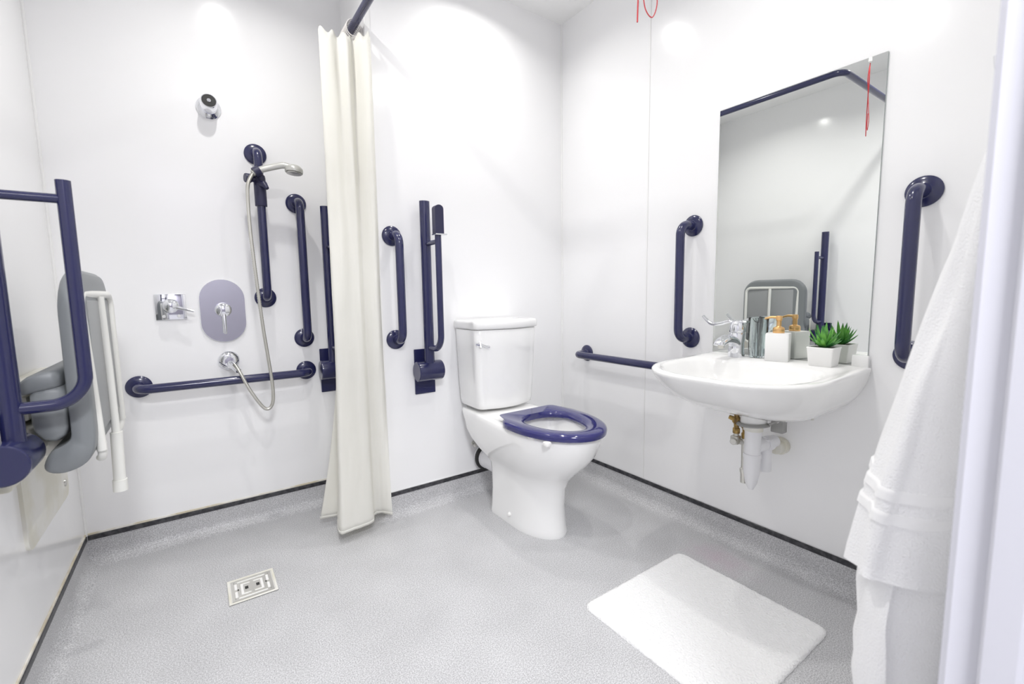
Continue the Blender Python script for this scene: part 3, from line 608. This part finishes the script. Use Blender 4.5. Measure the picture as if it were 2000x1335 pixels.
# tap
tl = (-.078, -1.050, .7592)
tp = thing('basin_tap', 'chrome lever mixer tap at the left rear of the washbasin', 'tap', tl, 0)
MB().rings([[(x*1.0, y, z) for x, y, z in [(cx_+rx*math.cos(2*PI*k/28), ry*math.sin(2*PI*k/28), zz) for k in range(28)]] for cx_, rx, ry, zz in ((0, .030, .027, 0), (0, .0305, .0275, .004), (-.004, .030, .026, .02), (-.003, .029, .0255, .05), (0.001, .0285, .027, .08), (.003, .028, .0265, .088))]).build('body', m_chrome, tp)
spp = catmull([(-.002, 0, .040), (-.035, 0, .062), (-.075, 0, .068), (-.112, 0, .058), (-.118, 0, .050)], 6)
sp = MB().tube(spp, [(.0235-.005*k/(len(spp)-1), .019-.005*k/(len(spp)-1)) for k in range(len(spp))], 20, flat=(0, 1, 0)).build('spout', m_chrome, tp)
MB().lathe([(.011, 0), (.0115, -.010), (.009, -.012), (0, -.011)], (-.106, 0, .052), (-.25, 0, 1), 20).build('aerator', m_steel, sp)
hdl = MB().lathe([(.0275, .090), (.0285, .094), (.0275, .112), (.024, .126), (.015, .134), (0, .136)], (.003, 0, 0), (0.0, 0, 1), 28).build('cartridge_cap', m_chrome, tp)
lvp = catmull([(.0, 0.0, .124), (-.004, .030, .128), (-.008, .055, .120), (-.010, .085, .116), (-.012, .105, .124), (-.013, .128, .146)], 6)
MB().tube(lvp, [(.0135-.006*min(1, k/8), .007) if k < 24 else (.008, .0055) for k in range(len(lvp))], 16, flat=(1, 0, 0)).tube(catmull([(0, 0, .126), (-.004, -.02, .130), (-.006, -.04, .128)], 5), [(.012, .006)]*11, 14, flat=(1, 0, 0)).build('lever', m_chrome, tp)

# tumbler
tu = MB(); nT = 48; rgs = []
for rad, z in ((.0, .0), (.024, .0), (.027, .003), (.0285, .03), (.033, .128), (.0325, .129), (.0316, .127), (.0270, .03), (.024, .007), (.0, .006)):
    amp = .0010 if 0.003 < z < .11 and rad > .028 else 0
    z *= 1.12
    rgs.append([((rad+amp*math.cos(24*2*PI*k/nT/1.0))*math.cos(2*PI*k/nT), (rad+amp*math.cos(24*2*PI*k/nT))*math.sin(2*PI*k/nT), z) for k in range(nT)])
tu.rings(rgs, cap0=True, cap1=True)
o = tu.build('glass_tumbler', m_glass, angle=60); o.location = (-.044, -1.108, .7592); tag(o, 'clear ribbed glass tumbler between the tap and the soap dispenser', 'tumbler')

# soap dispensers
def dispenser(loc, rz, label, spout, na=0.0):
    t = thing('soap_dispenser', label, 'soap dispenser', loc, rz)
    bt = MB().rings([rrect(-hw, hw, -hw, hw, z, r) for hw, z, r in ((.0335, 0, .004), (.035, .0015, .005), (.035, .091, .005), (.0335, .0945, .005), (.012, .0952, .004))]).build('bottle', m_marble, t, angle=50)
    pm = MB().lathe([(.0, .095), (.017, .095), (.018, .0965), (.018, .109), (.0155, .114), (.009, .116), (.0075, .118), (.0075, .136), (.0095, .138), (.0095, .150), (.008, .153), (0, .153)], (0, 0, 0), (0, 0, 1), 28).build('pump', m_pump, t); pm['label'] = 'gold coloured pump'
    cn, sn = math.cos(na), math.sin(na)
    MB().tube([(0, 0, .147), (spout*.55*cn, spout*.55*sn, .148), (spout*cn, spout*sn, .142)], [.0055, .0042, .0034], 12).build('nozzle', m_pump, pm)
    return t
dispenser((-.065, -1.187, .7593), .30, 'square white marble soap dispenser with a gold coloured pump', .045, 1.35)

# succulents
def succulent(loc, rz, sz, label, seed, h=.045):
    rnd = random.Random(seed)
    t = thing('potted_succulent', label, 'potted plant', loc, rz)
    pt = MB(); k = sz
    pt.rings([rrect(-a*k, a*k, -a*k, a*k, z, r) for a, z, r in ((.0, .0, .0), (.82, 0, .003), (.86, .002, .004), (.98, h-.006, .004), (1.02, h-.002, .004), (1.0, h, .004), (.90, h, .004), (.88, h-.006, .003), (0, h-.006, 0))])
    pt.build('pot', m_pot, t, angle=40)
    MB().box(-.86*k, .86*k, -.86*k, .86*k, h-.008, h-.003, .002, 1).build('soil', m_soil, t)
    for ring, (nl, ln, el) in enumerate(((9, .050, .42), (8, .056, .80), (6, .056, 1.12), (3, .048, 1.4))):
        for i in range(nl):
            az = 2*PI*(i+.5*(ring % 2))/nl + rnd.uniform(-.2, .2); e = el+rnd.uniform(-.12, .15); L = ln*rnd.uniform(.85, 1.12)*(k/.034)
            d = Vector((math.cos(az), math.sin(az), 0)); p = []; rr = []
            for q in range(8):
                u = q/7; an = e+.35*u
                p.append(d*(.004+L*u*math.cos(e)*(1-.15*u)) + Vector((0, 0, h-.004+L*u*math.sin(e)*(1+.25*u)+.002)))
                wd = (.0078*(1-u)**.75*(1+.5*u)+.0003)*(k/.034); rr.append((wd, wd*.42))
            MB().tube(p, rr, 8, flat=d.cross(Vector((0, 0, 1)))).build('leaf', m_leaf, t)
    return t
succulent((-.072, -1.328, .7593), .03, .037, 'green spiky succulent in a square white pot on the basin', 3, .060)

# mirror
o = MB().box(-.006, 0, -1.4225, -.9135, .7575, 1.678).build('wall_mirror', m_medge, None, smooth=False)
o.data.materials.append(m_mirror)
for pgn in o.data.polygons:
    if abs(pgn.normal.x+1) < .01: pgn.material_index = 1
MI = tag(o, 'tall frameless rectangular mirror above the washbasin', 'mirror'); origin_to(o, (0, -1.168, .7575))

# emergency pull cord
pc = thing('pull_cord', 'tied-up red emergency pull cord hanging in front of the right wall', 'pull cord', (-.735, -1.145, H), 0)
MB().lathe([(.0, 0), (.042, 0), (.042, -.012), (.036, -.024), (.012, -.032), (.004, -.04)], (0, 0, 0), (0, 0, 1), 28).build('ceiling_switch', m_trim, pc)
MB().tube([(0, 0, -.035), (.001, 0, -.45)], .0016, 8).build('string', m_wcord, pc)
MB().lathe([(.002, .006), (.006, .004), (.007, -.012), (.003, -.018)], (0, 0, -.44), (0, 0, 1), 14).build('connector', m_trim, pc)
MB().tube(catmull([(.001, 0, -.455), (-.012, .004, -.50), (-.010, .003, -.56), (.002, 0, -.60), (.010, -.004, -.55), (.009, -.003, -.50), (.0, 0, -.47)], 8), .0017, 8).tube(catmull([(0, 0, -.46), (.006, .003, -.52), (-.004, .002, -.58), (-.016, .006, -.67), (-.020, .006, -.75)], 8), .0018, 8).build('red_loop', m_red, pc)
MB().tube(catmull([(.0, 0, -.585), (.018, -.010, -.65), (.026, -.016, -.70), (.016, -.010, -.735), (-.002, -.002, -.715), (-.010, .0, -.66)], 8), .0013, 8).build('thin_loop', m_red, pc)

# towel hanging from a hook beside the door
TXc = -.84
tw = thing('bath_towel', 'thick white bath towel with two woven bands, hanging beside the door frame', 'towel', (TXc, FY, 1.22), 0); tsf = (TXc, FY, 1.22)
def drape(fn, name, material, z0, z1, NR=46, NC=72, seed=1, fold=.012, nf=5, zg=None):
    rows = []
    for i in range(NR+1):
        t = i/NR; z = z0+(z1-z0)*t; hw, dp, flat = fn(z)
        row = []
        for k in range(NC):
            a = 2*PI*k/NC
            ca, sa = math.cos(a), math.sin(a)
            sx = math.copysign(abs(ca)**.95, ca); sy = math.copysign(abs(sa)**.95, sa)
            tg = t if zg is None else (zg[0]-z)/(zg[0]-zg[1]); f_ = fold*min(1, tg*2.5)*math.sin(nf*a+1.3*math.sin(z*4+seed))*(1 if sa < 0 else .2)
            nn = noise.noise(Vector((math.cos(a)*1.8, math.sin(a)*1.8+seed, z*6)))*.010*min(1, tg*3)
            x = TXc + (hw+f_+nn)*sx
            y = FY+.013 + dp*.5*(1-sy) + (nn-abs(f_))*(1 if sa < 0 else 0)
            row.append((x, max(y, FY+.011), z + (.010*math.sin(2*a+seed)*(t > .98) if NR > 5 else 0)))
        rows.append(row)
    return MB().rings(rows, cap0=True, cap1=True).build(name, material, tw, tsf, angle=80)
def up_(z):   # upper towel
    t = (1.235-z)/(1.235-.60); t = max(0, min(1, t)); return .025+.130*t**.8, .016+.135*t**.9, 0
def lo_(z):
    t = (.72-z)/(.72-.26); return .100+.040*min(1, t*3), .085+.050*math.sin(PI*min(1, .15+t*.7)), 0
def prong(z): return up_(z)
drape(up_, 'upper_fold', m_towel, 1.215, .615, seed=2, fold=.006)
drape(lo_, 'lower_fold', m_towel, .72, .26, seed=5, fold=.020, nf=4)
def band(z):
    hw, dp, f_ = up_(z); return hw+.002, dp+.003, 0
drape(band, 'woven_band', m_band, .742, .728, NR=3, seed=2, fold=.006, zg=(1.215, .615))
drape(band, 'woven_band', m_band, .712, .698, NR=3, seed=2, fold=.006, zg=(1.215, .615))
wf = bpy.data.objects['wall_front']
struct(MB().disc((TXc, FY, 1.265), (0, 1, 0), .02, .006).tube(catmull([(TXc, FY+.004, 1.265), (TXc, FY+.03, 1.262), (TXc, FY+.042, 1.272), (TXc, FY+.045, 1.29)], 6), .005, 12).build('towel_hook', m_chrome, wf))
MB().tube(catmull([(TXc-.006, FY+.020, 1.205), (TXc-.012, FY+.022, 1.24), (TXc-.009, FY+.024, 1.266), (TXc, FY+.024, 1.2725), (TXc+.009, FY+.024, 1.266), (TXc+.012, FY+.022, 1.24), (TXc+.006, FY+.020, 1.205)], 6), .0018, 8).build('hanging_loop', m_band, tw, tsf)
